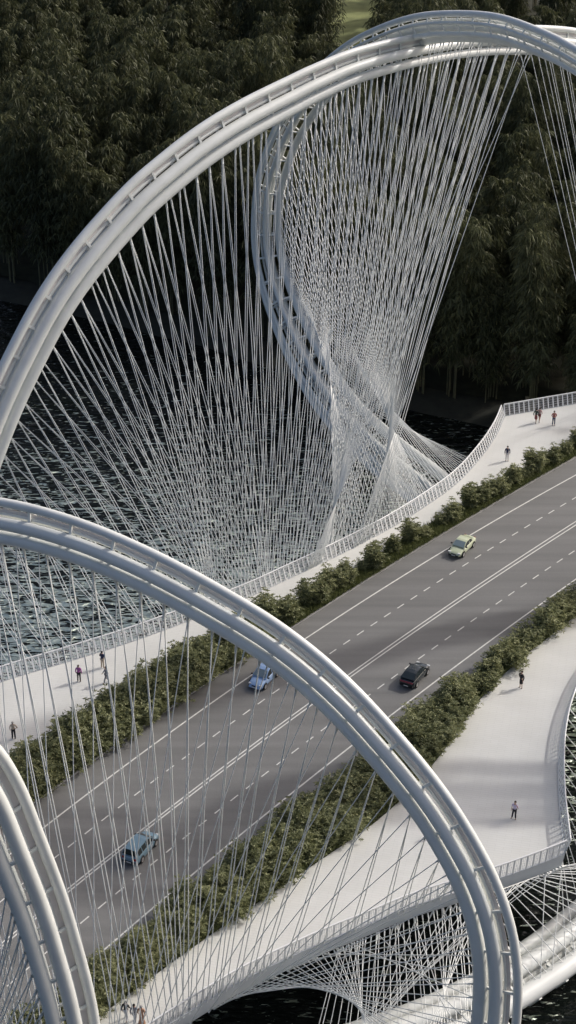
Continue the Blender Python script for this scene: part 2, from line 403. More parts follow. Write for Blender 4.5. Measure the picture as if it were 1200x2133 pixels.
B_pts = [(1010, 1105), (960, 1068), (880, 1000), (800, 937), (728, 868), (668, 790), (620, 700), (580, 600), (560, 510), (561, 415), (578, 340), (608, 268), (655, 198), (733, 128), (803, 90), (879, 66), (955, 60), (1040, 66), (1110, 88), (1197, 130), (1340, 225), (1500, 400), (1600, 560)]
C_pts = [(-420, 1180), (-280, 1105), (-140, 1083), (0, 1088), (150, 1126), (300, 1188), (450, 1268), (580, 1350), (697, 1448), (808, 1568), (891, 1672), (950, 1765), (992, 1848), (1019, 1930), (1031, 2008), (1032, 2075), (1026, 2140), (1008, 2215), (970, 2290), (905, 2360), (810, 2415), (690, 2445), (560, 2440), (430, 2390)]
D_pts = [(-260, 1500), (-140, 1530), (-62, 1592), (-14, 1664), (28, 1764), (76, 1886), (108, 1987), (134, 2080), (150, 2165), (158, 2280), (150, 2420)]
E_pts = [(560, 2235), (700, 2205), (850, 2158), (970, 2108), (1080, 2045), (1197, 1962), (1330, 1845), (1480, 1690)]
def over_shade(px, py, h): return at(px, py, 0) + SUNV*(h/SUNV.z)
B_curve = resample(catmull([on_plane(x, y, at(930, 950), at(500, 580)) for x, y in B_pts] + [over_shade(*q) for q in [(470, 1700, 38), (660, 1650, 33.5), (860, 1640, 28), (1050, 1645, 21.5), (1230, 1640, 13.5), (1400, 1640, 3), (1500, 1645, -6)]], 10), 0.6)  # last stretch, out of view, is shaped to cast a shadow band on the road
F_curve = resample(catmull([over_shade(*q) for q in [(-95, 1563, 48.4), (50, 1535, 48.0), (200, 1500, 46.8), (370, 1465, 44.5), (560, 1420, 40.5), (760, 1368, 36), (950, 1320, 30.5), (1197, 1285, 22.5), (1400, 1270, 13), (1550, 1270, 2), (1620, 1275, -7)]], 10), 0.6)
A = make_arch(arch_curve(A_pts, (-100, 1300), (1100, 760)), sc_A, SECT, 'large white tubular arch sweeping from the left edge over the water to the top right')
B = make_arch(B_curve, sc_B, SECT_B, 'white tubular arch behind, curling left and down from its crest at the top right')
Cc = make_arch(arch_curve(C_pts, (350, 2140), (1060, 2420)), 1.08, SECT_C, 'white tubular arch crossing in front of the road from left edge to lower right')
D = make_arch(arch_curve(D_pts, (200, 2700), (-300, 2925)), 1.05, SECT, 'nearest white tubular arch cutting the lower left corner')
E = make_arch([at(x, y, -5.5 + 0.0*x) for x, y in E_pts] and resample(catmull([at(x, y, -8.0) for x, y in E_pts], 10), 0.6), 1.75, SECT_E, 'low white tube arch just above dark water at the lower right corner', plate=False)

F = make_arch(F_curve, 2.1, SECT, 'unseen white tubular arch added past the right edge to shade the road')  # added out of view; its curve is laid back from the wanted shadow band
# ------------------------------------------------------------------ cables
def near_idx(px, p): return int(np.argmin(((px-np.array(p))**2).sum(1)))
def edge_pos(edge, epx, p):
    return near_idx(epx, p)
def cable_family(arch, keys, edge, spacing, r, out, z=-0.25, anchor=None, off=0.0, twin=0.0):
    epx = np.array([proj(p) for p in edge]); ia = [near_idx(arch.px, k[0]) for k in keys]; ie = [near_idx(epx, k[1]) for k in keys]
    order = np.argsort(ia); ia = [ia[i] for i in order]; ie = [ie[i] for i in order]
    s = arclen(arch.c); pos = s[ia[0]] + off
    earr = np.array([list(p) for p in edge])
    while pos < s[ia[-1]]:
        i = int(np.argmin(np.abs(np.array(s)-pos))); e = float(np.interp(i, ia, ie))
        q = Vector([float(np.interp(e, range(len(edge)), earr[:, k])) for k in range(3)])
        a = arch.off(i, anchor or arch.anchor); out.append((a, Vector((q.x, q.y, q.z+z)), r))
        if twin:
            e2 = e + twin/0.8; q2 = Vector([float(np.interp(e2, range(len(edge)), earr[:, k])) for k in range(3)])
            out.append((arch.off(i, (anchor or arch.anchor)) + arch.fr[i][2]*0.12, Vector((q2.x, q2.y, q2.z+z)), r))
        pos += spacing
def add_cables(arch, lst):
    def vis(c):
        tot = 0
        for q in np.linspace(0, 1, 9):
            x, y = proj(c[0].lerp(c[1], q)); tot += (0 <= x <= 1200 and 0 <= y <= 2133)
        return tot*1.0
    lst = sorted(lst, key=lambda c: -vis(c)); lst = [c for c in lst if vis(c) > 0]
    random.Random(3).shuffle(lst)
    rest = MB()
    for k, (a, b, r) in enumerate(lst):
        if k < 100:
            mb = MB(); mb.bar(a, b, r, 5, cap=False); d_ = (b-a).normalized(); mb.bar(a, a+d_*.7, r*2.1, 6, r2=r*1.4); mb.bar(b-d_*.7, b, r*1.4, 6, r2=r*2.1); under(mb.build('cable', M['cable'], smooth=True), arch.root)
        else:
            d_ = (b-a).normalized(); rest.bar(a, b, r, 5, cap=False); rest.bar(a, a+d_*.7, r*2.1, 5, r2=r*1.4); rest.bar(b-d_*.7, b, r*1.4, 5, r2=r*2.1)
    if rest.v:
        o = under(rest.build('cables', M['cable'], smooth=True), arch.root); o['kind'] = 'stuff'
far_all = far_curve + far_straight[1:]
near_all = near_curve_a[:-1] + near_curve_b
# arch over the water: two families to the water side edge, one to the straight edge off to the right
la = []
R1 = 0.037
cable_family(A, [((-150, 1290), (-250, 1520)), ((-80, 1060), (-20, 1425)), ((5, 850), (330, 1318)), ((122, 622), (430, 1278)), ((362, 355), (446, 1272)), ((450, 290), (470, 1262)), ((517, 250), (500, 1250)), ((603, 203), (545, 1232)), ((742, 140), (600, 1207)), ((1062, 86), (690, 1165))], far_all, 1.9, R1, la, twin=0.45)
cable_family(A, [((-150, 1290), (-60, 1440)), ((-80, 1060), (200, 1360)), ((5, 850), (470, 1262)), ((122, 622), (500, 1250)), ((362, 355), (545, 1230)), ((517, 250), (563, 1224)), ((603, 203), (600, 1207)), ((742, 140), (655, 1180)), ((1062, 86), (765, 1128))], far_all, 1.9, R1, la, off=0.25, twin=0.5)
cable_family(A, [((1085, 86), (1265, 828)), ((1400, 155), (1420, 800))], far_all, 1.6, R1, la)
add_cables(A, la)
lb = []
RB = 0.038
cable_family(B, [((1100, 85), (640, 1188)), ((955, 60), (655, 1182)), ((803, 90), (680, 1170)), ((655, 198), (700, 1160)), ((561, 415), (775, 1122)), ((565, 540), (830, 1091)), ((620, 700), (885, 1056)), ((690, 825), (925, 1027)), ((760, 898), (950, 1008))], far_all, 1.75, RB, lb)
cable_family(B, [((1100, 85), (730, 1146)), ((955, 60), (765, 1128)), ((803, 90), (810, 1103)), ((655, 198), (850, 1079)), ((561, 415), (900, 1046)), ((565, 540), (935, 1020)), ((620, 700), (962, 997)), ((690, 825), (982, 975)), ((750, 890), (996, 959))], far_all, 1.75, RB, lb, off=.4)
cable_family(B, [((1120, 92), (1290, 825)), ((1500, 400), (1400, 803))], far_all, 1.4, RB, lb)
add_cables(B, lb)
lc = []
cable_family(Cc, [((-280, 1105), (-60, 2320)), ((-140, 1083), (60, 2260)), ((60, 1100), (250, 2165)), ((250, 1168), (340, 2120)), ((435, 1260), (372, 2104)), ((600, 1365), (450, 2067)), ((748, 1500), (552, 2020)), ((891, 1680), (790, 1915)), ((975, 1835), (900, 1873)), ((1015, 1920), (1000, 1840))], near_all, 1.75, 0.038, lc, twin=-0.55)
cable_family(Cc, [((-280, 1105), (-200, 2390)), ((60, 1100), (90, 2245)), ((250, 1168), (200, 2190)), ((435, 1260), (222, 2180)), ((600, 1365), (280, 2150)), ((748, 1500), (361, 2110)), ((891, 1680), (520, 2033)), ((1018, 1930), (640, 1977)), ((1032, 2080), (720, 1945)), ((980, 2250), (900, 1873)), ((780, 2420), (1040, 1830))], near_all, 1.9, 0.034, lc, z=-1.3)
cable_family(Cc, [((960, 1800), (430, 2080)), ((1018, 1930), (470, 2057)), ((1032, 2010), (500, 2043)), ((1032, 2080), (540, 2025)), ((980, 2250), (620, 1985)), ((780, 2420), (760, 1928)), ((430, 2390), (1150, 1788))], near_all, 1.05, 0.032, lc, z=-1.3, off=.3)
cable_family(Cc, [((1000, 1880), (1120, 1800)), ((1032, 2080), (1000, 1842)), ((980, 2250), (900, 1873)), ((600, 2440), (700, 1950))], near_all, 1.05, 0.032, lc, z=-1.3)
add_cables(Cc, lc)
ld = []
cable_family(D, [((-140, 1530), (-200, 2390)), ((98, 1880), (-120, 2345)), ((160, 2280), (-20, 2300))], near_all, 1.0, 0.04, ld)
cable_family(D, [((-140, 1530), (60, 2260)), ((98, 1880), (-160, 2370)), ((160, 2280), (-320, 2445))], near_all, 1.0, 0.04, ld)
add_cables(D, ld)
le = []
cable_family(E, [((1000, 2090), (920, 1868)), ((1080, 2035), (960, 1855)), ((1150, 1997), (1050, 1826)), ((1330, 1870), (1130, 1797)), ((1480, 1740), (1172, 1779))], near_all, 1.5, 0.04, le, z=-1.3)
cable_family(E, [((1040, 2050), (1060, 1822)), ((1100, 2025), (1174, 1765)), ((1197, 1965), (1164, 1660)), ((1330, 1870), (1163, 1560)), ((1480, 1740), (1215, 1400))], near_all, 1.5, 0.04, le, z=-1.3)
add_cables(E, le)

# ------------------------------------------------------------------ water, bank, ground
WZ = -11.0; GZ = -10.2
shore_px = [(-900, 440), (-500, 522), (-200, 585), (0, 625), (200, 668), (400, 715), (640, 790), (880, 860), (1030, 890), (1300, 950), (1700, 1040), (2300, 1180)]
shore = resample(catmull([at(x, y, WZ) for x, y in shore_px], 10), 3.0)
def water_nodes():
    m = M['water']; N = m.node_tree.nodes; L = m.node_tree.links; b = N['Principled BSDF']
    tc = N.new('ShaderNodeTexCoord'); mp = N.new('ShaderNodeMapping'); mp.inputs['Scale'].default_value = (0.42, 1.0, 1.0)
    mp.inputs['Rotation'].default_value = (0, 0, math.radians(-6)); L.new(tc.outputs['Object'], mp.inputs['Vector'])
    n1 = N.new('ShaderNodeTexNoise'); n1.inputs['Scale'].default_value = 1.5; n1.inputs['Detail'].default_value = 3; n1.inputs['Roughness'].default_value = .5; n1.inputs['Distortion'].default_value = 0.6
    n2 = N.new('ShaderNodeTexNoise'); n2.inputs['Scale'].default_value = 0.22; n2.inputs['Detail'].default_value = 2
    L.new(mp.outputs[0], n1.inputs['Vector']); L.new(mp.outputs[0], n2.inputs['Vector'])
    ad = N.new('ShaderNodeMath'); ad.operation = 'MULTIPLY_ADD'; ad.inputs[1].default_value = 1.2; L.new(n2.outputs[0], ad.inputs[0]); L.new(n1.outputs[0], ad.inputs[2])
    bp = N.new('ShaderNodeBump'); bp.inputs['Strength'].default_value = 1.0; bp.inputs['Distance'].default_value = 0.45
    L.new(ad.outputs[0], bp.inputs['Height']); L.new(bp.outputs[0], b.inputs['Normal'])
    # painted glints: pale glossy streaks, dense on the open reach between bank and bridge
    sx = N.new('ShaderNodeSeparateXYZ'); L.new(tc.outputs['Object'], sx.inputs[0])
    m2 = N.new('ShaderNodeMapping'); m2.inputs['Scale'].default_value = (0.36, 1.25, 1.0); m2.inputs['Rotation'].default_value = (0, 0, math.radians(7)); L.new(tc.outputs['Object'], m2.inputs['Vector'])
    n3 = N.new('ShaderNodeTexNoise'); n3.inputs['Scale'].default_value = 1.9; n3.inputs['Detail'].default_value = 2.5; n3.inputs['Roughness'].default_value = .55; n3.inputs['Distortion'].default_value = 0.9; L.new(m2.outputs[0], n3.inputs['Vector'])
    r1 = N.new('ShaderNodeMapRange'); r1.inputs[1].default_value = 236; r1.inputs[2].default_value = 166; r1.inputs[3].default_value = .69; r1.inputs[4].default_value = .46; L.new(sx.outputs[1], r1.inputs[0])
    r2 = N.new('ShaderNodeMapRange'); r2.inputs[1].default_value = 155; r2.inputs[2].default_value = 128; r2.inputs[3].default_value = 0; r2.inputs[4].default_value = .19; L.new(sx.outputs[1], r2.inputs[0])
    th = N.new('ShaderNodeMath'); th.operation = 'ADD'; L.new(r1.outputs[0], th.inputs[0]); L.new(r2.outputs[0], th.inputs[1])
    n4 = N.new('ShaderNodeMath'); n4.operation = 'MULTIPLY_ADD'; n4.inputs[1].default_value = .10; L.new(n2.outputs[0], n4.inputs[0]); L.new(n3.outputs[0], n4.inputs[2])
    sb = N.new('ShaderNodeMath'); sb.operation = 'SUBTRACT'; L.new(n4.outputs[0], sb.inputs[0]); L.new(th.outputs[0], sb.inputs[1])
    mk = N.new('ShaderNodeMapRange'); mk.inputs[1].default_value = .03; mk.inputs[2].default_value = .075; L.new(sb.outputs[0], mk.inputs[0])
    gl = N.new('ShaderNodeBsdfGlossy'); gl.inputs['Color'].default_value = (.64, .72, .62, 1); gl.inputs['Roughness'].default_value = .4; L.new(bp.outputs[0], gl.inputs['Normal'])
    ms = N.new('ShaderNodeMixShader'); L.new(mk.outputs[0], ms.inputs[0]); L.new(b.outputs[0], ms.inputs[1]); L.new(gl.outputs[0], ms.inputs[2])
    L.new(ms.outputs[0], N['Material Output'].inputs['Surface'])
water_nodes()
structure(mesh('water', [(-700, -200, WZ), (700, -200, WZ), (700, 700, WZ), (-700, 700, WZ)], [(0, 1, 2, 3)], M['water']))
def uneven(p, a=0.35): return a*math.sin(p.x*.31+1.3)*math.cos(p.y*.27)+a*.6*math.sin(p.x*.83+p.y*.6)
rows = []
for d, z in ((-1.5, WZ-.8), (0.0, WZ+.05), (1.2, WZ+.5), (3.0, GZ), (8, GZ+.1)):
    row = []
    for i, p in enumerate(shore):
        t = (shore[min(i+1, len(shore)-1)]-shore[max(i-1, 0)]).normalized(); nrm = Vector((-t.y, t.x, 0))
        w = uneven(p, .5) if d < 4 else 0
        q = p + nrm*(d+w*1.2); row.append(Vector((q.x, q.y, z + (uneven(q, .12) if z > WZ else 0))))
    rows.append(row)
k = len(shore); vs = [v for r_ in rows for v in r_]
structure(mesh('riverbank', vs, [(j*k+i, j*k+i+1, (j+1)*k+i+1, (j+1)*k+i) for j in range(4) for i in range(k-1)], M['bank'], smooth=True))
# forest floor reaching the horizon, with a grass field showing far behind
def terrain_z(p, d): return GZ + 0.1 + 0.015*max(0, d) + uneven(p, .15)*min(1, d/8)
rows = []
for d in (8, 14, 25, 40, 60, 90, 130, 180, 260, 420, 800, 1600):
    row = []
    for i, p in enumerate(shore): q = p + Vector((0.0, d-8+ (0 if d > 8 else 0), 0)); row.append(q)
    if d == 8: row = [Vector(v) for v in vs[4*k:5*k]]
    rows.append([Vector((q.x*(1+max(0, d-200)/400), q.y, terrain_z(q, d-8))) for q in row])
v2 = [v for r_ in rows for v in r_]
structure(mesh('ground', v2, [(j*k+i, j*k+i+1, (j+1)*k+i+1, (j+1)*k+i) for j in range(len(rows)-1) for i in range(k-1)], M['ground'], smooth=True))
fa = [at(650, 110, GZ+3.2), at(820, 110, GZ+3.2), at(860, -120, GZ+5), at(600, -120, GZ+5)]
fv = []; fn_ = 14
for i in range(fn_):
    for j in range(fn_):
        a_ = fa[0].lerp(fa[1], i/(fn_-1)); b_ = fa[3].lerp(fa[2], i/(fn_-1)); q = a_.lerp(b_, j/(fn_-1)); fv.append(Vector((q.x, q.y, q.z+.3+.1*math.sin(i*1.7+j))))
structure(mesh('grass_field', fv, [(i*fn_+j, (i+1)*fn_+j, (i+1)*fn_+j+1, i*fn_+j+1) for i in range(fn_-1) for j in range(fn_-1)], M['field'], smooth=True))

# ------------------------------------------------------------------ bamboo
def leaf_quads(base, dirs, length, width, rng):
    """diamond leaves: base (n,3), dirs (n,3) unit"""
    n = len(base); up = np.array([0, 0, 1.0]); rnd = rng.normal(size=(n, 3))
    side = np.cross(dirs, rnd); side /= np.linalg.norm(side, axis=1, keepdims=True)+1e-9
    L = length[:, None]; W = width[:, None]
    droop = np.zeros((n, 3)); droop[:, 2] = -0.18*length
    p0 = base; p1 = base+dirs*L*.4+side*W; p2 = base+dirs*L+droop; p3 = base+dirs*L*.4-side*W
    return np.stack([p0, p1, p2, p3], 1).reshape(-1, 3)
def np_mesh(name, V, nq, m):
    me = bpy.data.meshes.new(name); me.vertices.add(len(V)); me.vertices.foreach_set('co', V.astype(np.float32).ravel())
    me.loops.add(nq*4); me.loops.foreach_set('vertex_index', np.arange(nq*4, dtype=np.int32))
    me.polygons.add(nq); me.polygons.foreach_set('loop_start', np.arange(0, nq*4, 4, dtype=np.int32))
    me.polygons.foreach_set('loop_total', np.full(nq, 4, dtype=np.int32))
    me.materials.append(m); me.update(calc_edges=True); return me
def bamboo(seed, H, R, nculm, per_node):
    rng = np.random.default_rng(seed); mb = MB(); nodes = []
    for c in range(nculm):
        a = rng.uniform(0, 2*math.pi); r0 = rng.uniform(0.1, 1.5); h = H*rng.uniform(.72, 1.0); lean = rng.uniform(.6, R*.62)
        bx, by = math.cos(a)*r0, math.sin(a)*r0; pts = []; rad = []
        for k in range(13):
            t = k/12; bend = lean*t**2.4; pts.append(Vector((bx+math.cos(a)*bend, by+math.sin(a)*bend, h*(t-.06*t**4)))); rad.append(.085*(1-.85*t)+.008)
        mb.tube(pts, rad, 5)
        for q in np.arange(.22, 1.0, .036):
            k = min(11, int(q*12)); f = q*12-k; nodes.append((pts[k].lerp(pts[k+1], f), q))
    B_, D_ = [], []
    for p, q in nodes:
        nb = per_node if q > .35 else max(1, per_node-2)
        for b in range(nb):
            a = rng.uniform(0, 2*math.pi); ln = (1.9*(1-abs(q-.55)*1.1)+.4)*rng.uniform(.45, 1.15)*R/4.5
            v = np.array([math.cos(a), math.sin(a), rng.uniform(.1, .8)])
            for w in range(3):
                s_ = (w+1)/3; pos = np.array(p)+v*ln*s_+np.array([0, 0, -.42*ln*s_**2])
                nl = rng.integers(4, 7); ph = rng.uniform(0, 2*math.pi)
                for l in range(nl):
                    an = ph+l*2*math.pi/nl; d = np.array([math.cos(an)+v[0]*.5, math.sin(an)+v[1]*.5, rng.uniform(-1.5, -.15)]); d /= np.linalg.norm(d)
                    B_.append(pos); D_.append(d)
    B_ = np.array(B_); D_ = np.array(D_); n = len(B_)
    V = leaf_quads(B_, D_, rng.uniform(.55, 1.15, n), rng.uniform(.045, .085, n), rng)
    return mb, np_mesh('crown', V, n, M['bamboo_leaf'])
protos = []
for i, (H, R, nc, pn) in enumerate([(19, 5.2, 6, 4), (17, 4.6, 5, 4), (21, 5.6, 6, 4), (15.5, 4.6, 6, 4), (18, 4.4, 5, 5), (20, 5.0, 5, 4)]):
    mb, lm = bamboo(100+i, H, R, nc, pn)
    tm = bpy.data.meshes.new('trunk'); tm.from_pydata([tuple(v) for v in mb.v], [], mb.f); tm.materials.append(M['culm']); tm.polygons.foreach_set('use_smooth', [True]*len(tm.polygons)); tm.update()
    protos.append((tm, lm, H))
def place_tree(pr, x, y, z, s, rz, label, group):
    r_ = empty('bamboo_tree', (x, y, z), rz); r_.scale = (s*.88, s*.88, s*1.2); tag(r_, label, 'bamboo', group)
    for nm, me in (('trunk', pr[0]), ('crown', pr[1])):
        o = bpy.data.objects.new(nm, me); C.objects.link(o); o.parent = r_
def shore_y(x):
    xs = [p.x for p in shore]; ys = [p.y for p in shore]; return float(np.interp(x, xs, ys))
trng = random.Random(11); placed = []; tries = 0
def blocked(x, y):
    px, py = proj((x, y, GZ+1)); return 660 < px < 815 and -40 < py < 385
def try_place(x, y, gap):
    if blocked(x, y): return False
    for a, b in placed:
        if (a-x)**2+(b-y)**2 < gap*gap: return False
    placed.append((x, y)); return True
# first the row along the bank, then the stand behind it
x = -52.0
while x < 52:
    x += trng.uniform(3.8, 7.0); y = shore_y(x)+trng.uniform(3.2, 7.0)
    placed.append((x, y))
while len(placed) < 250 and tries < 60000:
    tries += 1
    f = trng.random()**0.9; d = 7+f*190; x = trng.uniform(-1, 1)*(44+d*.15); y = shore_y(max(-90, min(90, x)))+d
    px, py = proj((x, y, GZ)); 
    if not (-130 < px < 1330): continue
    try_place(x, y, 5.6+d*.03)
placed.sort(key=lambda p: p[1]-shore_y(p[0]))
for i, (x, y) in enumerate(placed):
    d = y-shore_y(x); z = terrain_z(Vector((x, y, 0)), max(0, d-8)) - .15
    if d < 10: z = GZ - .1
    lab = ('tall dark bamboo with bare lower stems standing at the water bank', 'bamboo along the bank') if d < 9 else \
          ('dark olive bamboo deep in the forest behind the bank', 'bamboo behind the bank') if d < 75 else \
          ('distant dark bamboo at the top of the forest', 'bamboo far back')
    place_tree(protos[trng.randrange(6)], x, y, z, trng.uniform(1.02, 1.4), trng.uniform(0, 6.28), lab[0], lab[1])

# ------------------------------------------------------------------ shrubs and verge grass
def shrub(seed, H, R, n_tip, ll=.2):
    rng = np.random.default_rng(seed); mb = MB(); B_, D_ = [], []
    for s_ in range(max(9, int(n_tip/26))):
        a = rng.uniform(0, 6.28); rr = R*math.sqrt(rng.uniform(0, 1)); hh = H*(1-.45*(rr/R)**2)*rng.uniform(.6, 1.0)
        p0 = Vector((math.cos(a)*rr*.35, math.sin(a)*rr*.35, 0)); p2 = Vector((math.cos(a)*rr, math.sin(a)*rr, hh)); p1 = p0.lerp(p2, .5)+Vector((0, 0, .1*hh))
        mb.tube([p0, p1, p2], [.022, .014, .006], 4)
        for w in range(26):
            t = rng.uniform(.15, 1.02); base = np.array(p0.lerp(p2, t))+rng.normal(size=3)*np.array([.22, .22, .14])*R
            if base[2] < .05: base[2] = .08
            ph = rng.uniform(0, 6.28); nl = 6
            for l in range(nl):
                an = ph+l*6.283/nl; d = np.array([math.cos(an), math.sin(an), rng.uniform(-.35, .75)]); d /= np.linalg.norm(d); B_.append(base); D_.append(d)
    B_ = np.array(B_); D_ = np.array(D_); n = len(B_)
    V = leaf_quads(B_, D_, rng.uniform(.75, 1.3, n)*ll, rng.uniform(.17, .26, n)*ll, rng)
    tm = bpy.data.meshes.new('stems'); tm.from_pydata([tuple(v) for v in mb.v], [], mb.f); tm.materials.append(M['stem']); tm.update()
    return tm, np_mesh('foliage', V, n, M['bush_leaf'])
wide = [shrub(300+i, 2.0+.2*i, 1.25, 520, .24) for i in range(4)]
tall = [shrub(320+i, 2.2+.3*i, .72, 420, .24) for i in range(3)]
def place_shrub(pr, p, s, label, group, nm='shrub', sz=None):
    r_ = empty(nm, (p.x, p.y, .02), trng.uniform(0, 6.28)); r_.scale = (s, s, sz or s); tag(r_, label, 'shrub', group)
    for n_, me in (('stems', pr[0]), ('foliage', pr[1])):
        o = bpy.data.objects.new(n_, me); C.objects.link(o); o.parent = r_
def between(x, f):
    "point in the far planting bed at pixel column x, fraction f from road to walkway"
    y0 = R_far(x); y1 = y0-FOFF(x); return at(x, y0+(y1-y0)*f)
x = -60.0
while x < 1250:
    big = x < 520
    step = trng.uniform(20, 30) if big else trng.uniform(22, 38) if 720 < x < 960 else trng.uniform(14, 25)
    x += step
    if big:
        for f in (.22, .52, .82): place_shrub(trng.choice(wide), between(x+trng.uniform(-6, 6), f), trng.uniform(1.0, 1.4)+.15*f, 'bushy dark green shrub in the far planting bed beside the crowded left walkway', 'dense shrubs at the left of the far bed')
    else:
        q = trng.random()
        if q < .72: place_shrub(trng.choice(tall), between(x, trng.uniform(.3, .75)), trng.uniform(.95, 1.4), 'upright slim bushy shrub standing over grass in the far planting bed', 'upright shrubs in the far bed')
        else: place_shrub(trng.choice(wide), between(x, trng.uniform(.4, .7)), trng.uniform(.5, .85), 'low rounded green shrub in the far planting bed right of the front arch', 'low shrubs in the far bed')
NI = near_in
nip = np.array([proj(p) for p in NI])
x = 60.0
while x < 1260:
    x += trng.uniform(22, 31); y0 = R_near(x); y1 = float(np.interp(x, nip[::-1, 0] if nip[0, 0] > nip[-1, 0] else nip[:, 0], nip[::-1, 1] if nip[0, 0] > nip[-1, 0] else nip[:, 1]))
    w = max(8, y1-y0); nrow = 4 if w > 110 else 3 if w > 72 else 2 if w > 36 else 1
    for r_ in range(nrow):
        f = (r_+.5)/nrow*.86+.05+trng.uniform(-.06, .06)
        place_shrub(trng.choice(wide + tall[:1]), at(x+trng.uniform(-7, 7), y0+w*f), trng.uniform(.85, 1.3), 'dense leafy green shrub in the planting bed between road and near walkway', 'shrubs of the near bed')
def verge(name, fn0, fn1, x0, x1, n, label):
    rng = np.random.default_rng(5); B_ = []
    for i in range(n):
        x = rng.uniform(x0, x1); f = rng.uniform(-.03, 1.0); a, b = fn0(x), fn1(x); p = at(x, a+(b-a)*f, .02); B_.append(p)
    B_ = np.array([list(p) for p in B_]); D_ = np.column_stack([rng.normal(0, .38, n), rng.normal(0, .38, n), np.ones(n)]); D_ /= np.linalg.norm(D_, axis=1, keepdims=True)
    V = leaf_quads(B_, D_, rng.uniform(.35, .95, n), rng.uniform(.02, .045, n), rng)
    o = bpy.data.objects.new(name, np_mesh(name, V, n, M['grass'])); C.objects.link(o); tag(o, label, 'grass'); o['kind'] = 'stuff'
verge('grass', R_far, lambda x: R_far(x)-FOFF(x)*.95, -100, 1300, 52000, 'long green grass growing under the shrubs of the far planting bed')
nx = nip if nip[0, 0] < nip[-1, 0] else nip[::-1]
verge('grass', R_near, lambda x: float(np.interp(x, nx[:, 0], nx[:, 1])), -60, 1300, 60000, 'long green grass along the edges of the near planting bed')

ORD = 'first second third fourth fifth sixth seventh eighth ninth tenth eleventh twelfth thirteenth fourteenth fifteenth sixteenth seventeenth eighteenth nineteenth twentieth'.split()
def order_labels(items, make):
    """items: (object, key); objects of one key are counted from left to right"""
    by = {}
    for o, k in items: by.setdefault(k, []).append(o)
    for k, L_ in by.items():
        L_.sort(key=lambda o: proj(o.location)[0])
        for i, o in enumerate(L_): o['label'] = make(k, ORD[i] if i < 20 else 'last')
near_marks = [(330, 'below the estate car'), (520, 'right of the estate car'), (700, 'left of the front arch'), (880, 'around the front arch'), (1040, 'by the black hatchback'), (9999, 'near the right edge')]
far_marks = [(150, 'by the left edge'), (330, 'left of the blue hatchback'), (530, 'above the blue hatchback'), (700, 'right of the front arch'), (900, 'left of the green coupe'), (1060, 'above the green coupe'), (9999, 'near the right edge')]
def mark(ms, x): return next(t for q, t in ms if x < q)
sh = [o for o in C.objects if o.name.startswith('shrub')]
nb = [o for o in sh if o.get('group') == 'shrubs of the near bed']; fb = [o for o in sh if o not in nb and 'category' in o]
def row_of(o):
    x, y = proj(o.location); w0 = R_near(x); w1 = float(np.interp(x, nx[:, 0], nx[:, 1])); f = (y-w0)/max(1, w1-w0)
    return 'roadside' if f < .28 else 'inner' if f < .52 else 'outer' if f < .76 else 'walkway side'
order_labels([(o, (row_of(o), mark(near_marks, proj(o.location)[0]))) for o in nb], lambda k, w: '%s %s shrub from left %s, near bed' % (w, k[0], k[1]))
def frow(o):
    x, y = proj(o.location); return 'roadside' if (R_far(x)-y)/FOFF(x) < .55 else 'walkway side'
desc = {'dense shrubs at the left of the far bed': 'bushy dark', 'upright shrubs in the far bed': 'slim upright', 'low shrubs in the far bed': 'low rounded'}
order_labels([(o, (desc[o['group']], frow(o), mark(far_marks, proj(o.location)[0]))) for o in fb], lambda k, w: '%s %s %s shrub from left %s, far bed' % (w, k[0], k[1], k[2]))
bb = sorted([o for o in C.objects if o.name.startswith('bamboo_tree')], key=lambda o: o.location.y-shore_y(o.location.x))
items = []
for i, o in enumerate(bb):
    g_ = o['group']; rank = 'bank row' if g_ == 'bamboo along the bank' else '%s rank behind the bank' % ORD[min(19, [q for q in bb if q['group'] != 'bamboo along the bank'].index(o)//16)]
    items.append((o, rank))
order_labels(items, lambda k, w: '%s dark olive bamboo from the left in the %s' % (w, k))

# ------------------------------------------------------------------ people
def pmat(n, c, r=.8): return M.setdefault(n, mat(n, c, r))
SKIN = pmat('skin', (0.42, 0.27, 0.20), .6)
HAIRC = {'black': pmat('black_hair', (.015, .013, .012)), 'brown': pmat('brown_hair', (.05, .03, .02)), 'grey': pmat('grey_hair', (.3, .29, .28))}
def skinned(name, V, E, R, m, parent, root=0, sub=1):
    me = bpy.data.meshes.new(name); me.from_pydata(V, E, []); me.update()
    o = bpy.data.objects.new(name, me); C.objects.link(o)
    sk = o.modifiers.new('s', 'SKIN'); sk.use_smooth_shade = True
    if sub: ss = o.modifiers.new('u', 'SUBSURF'); ss.levels = sub; ss.render_levels = sub
    if not me.skin_vertices: 
        bm = bmesh.new(); bm.from_mesh(me); bm.verts.layers.skin.verify(); bm.to_mesh(me); bm.free()
    for i, r in enumerate(R):
        q = r if isinstance(r, tuple) else (r, r); me.skin_vertices[0].data[i].radius = q
        me.skin_vertices[0].data[i].use_root = (i == root)
    dg = bpy.context.evaluated_depsgraph_get(); nm = bpy.data.meshes.new_from_object(o.evaluated_get(dg)); nm.name = name
    bpy.data.objects.remove(o); nm.materials.clear(); nm.materials.append(m)
    r_ = bpy.data.objects.new(name, nm); C.objects.link(r_); r_.parent = parent
    return r_
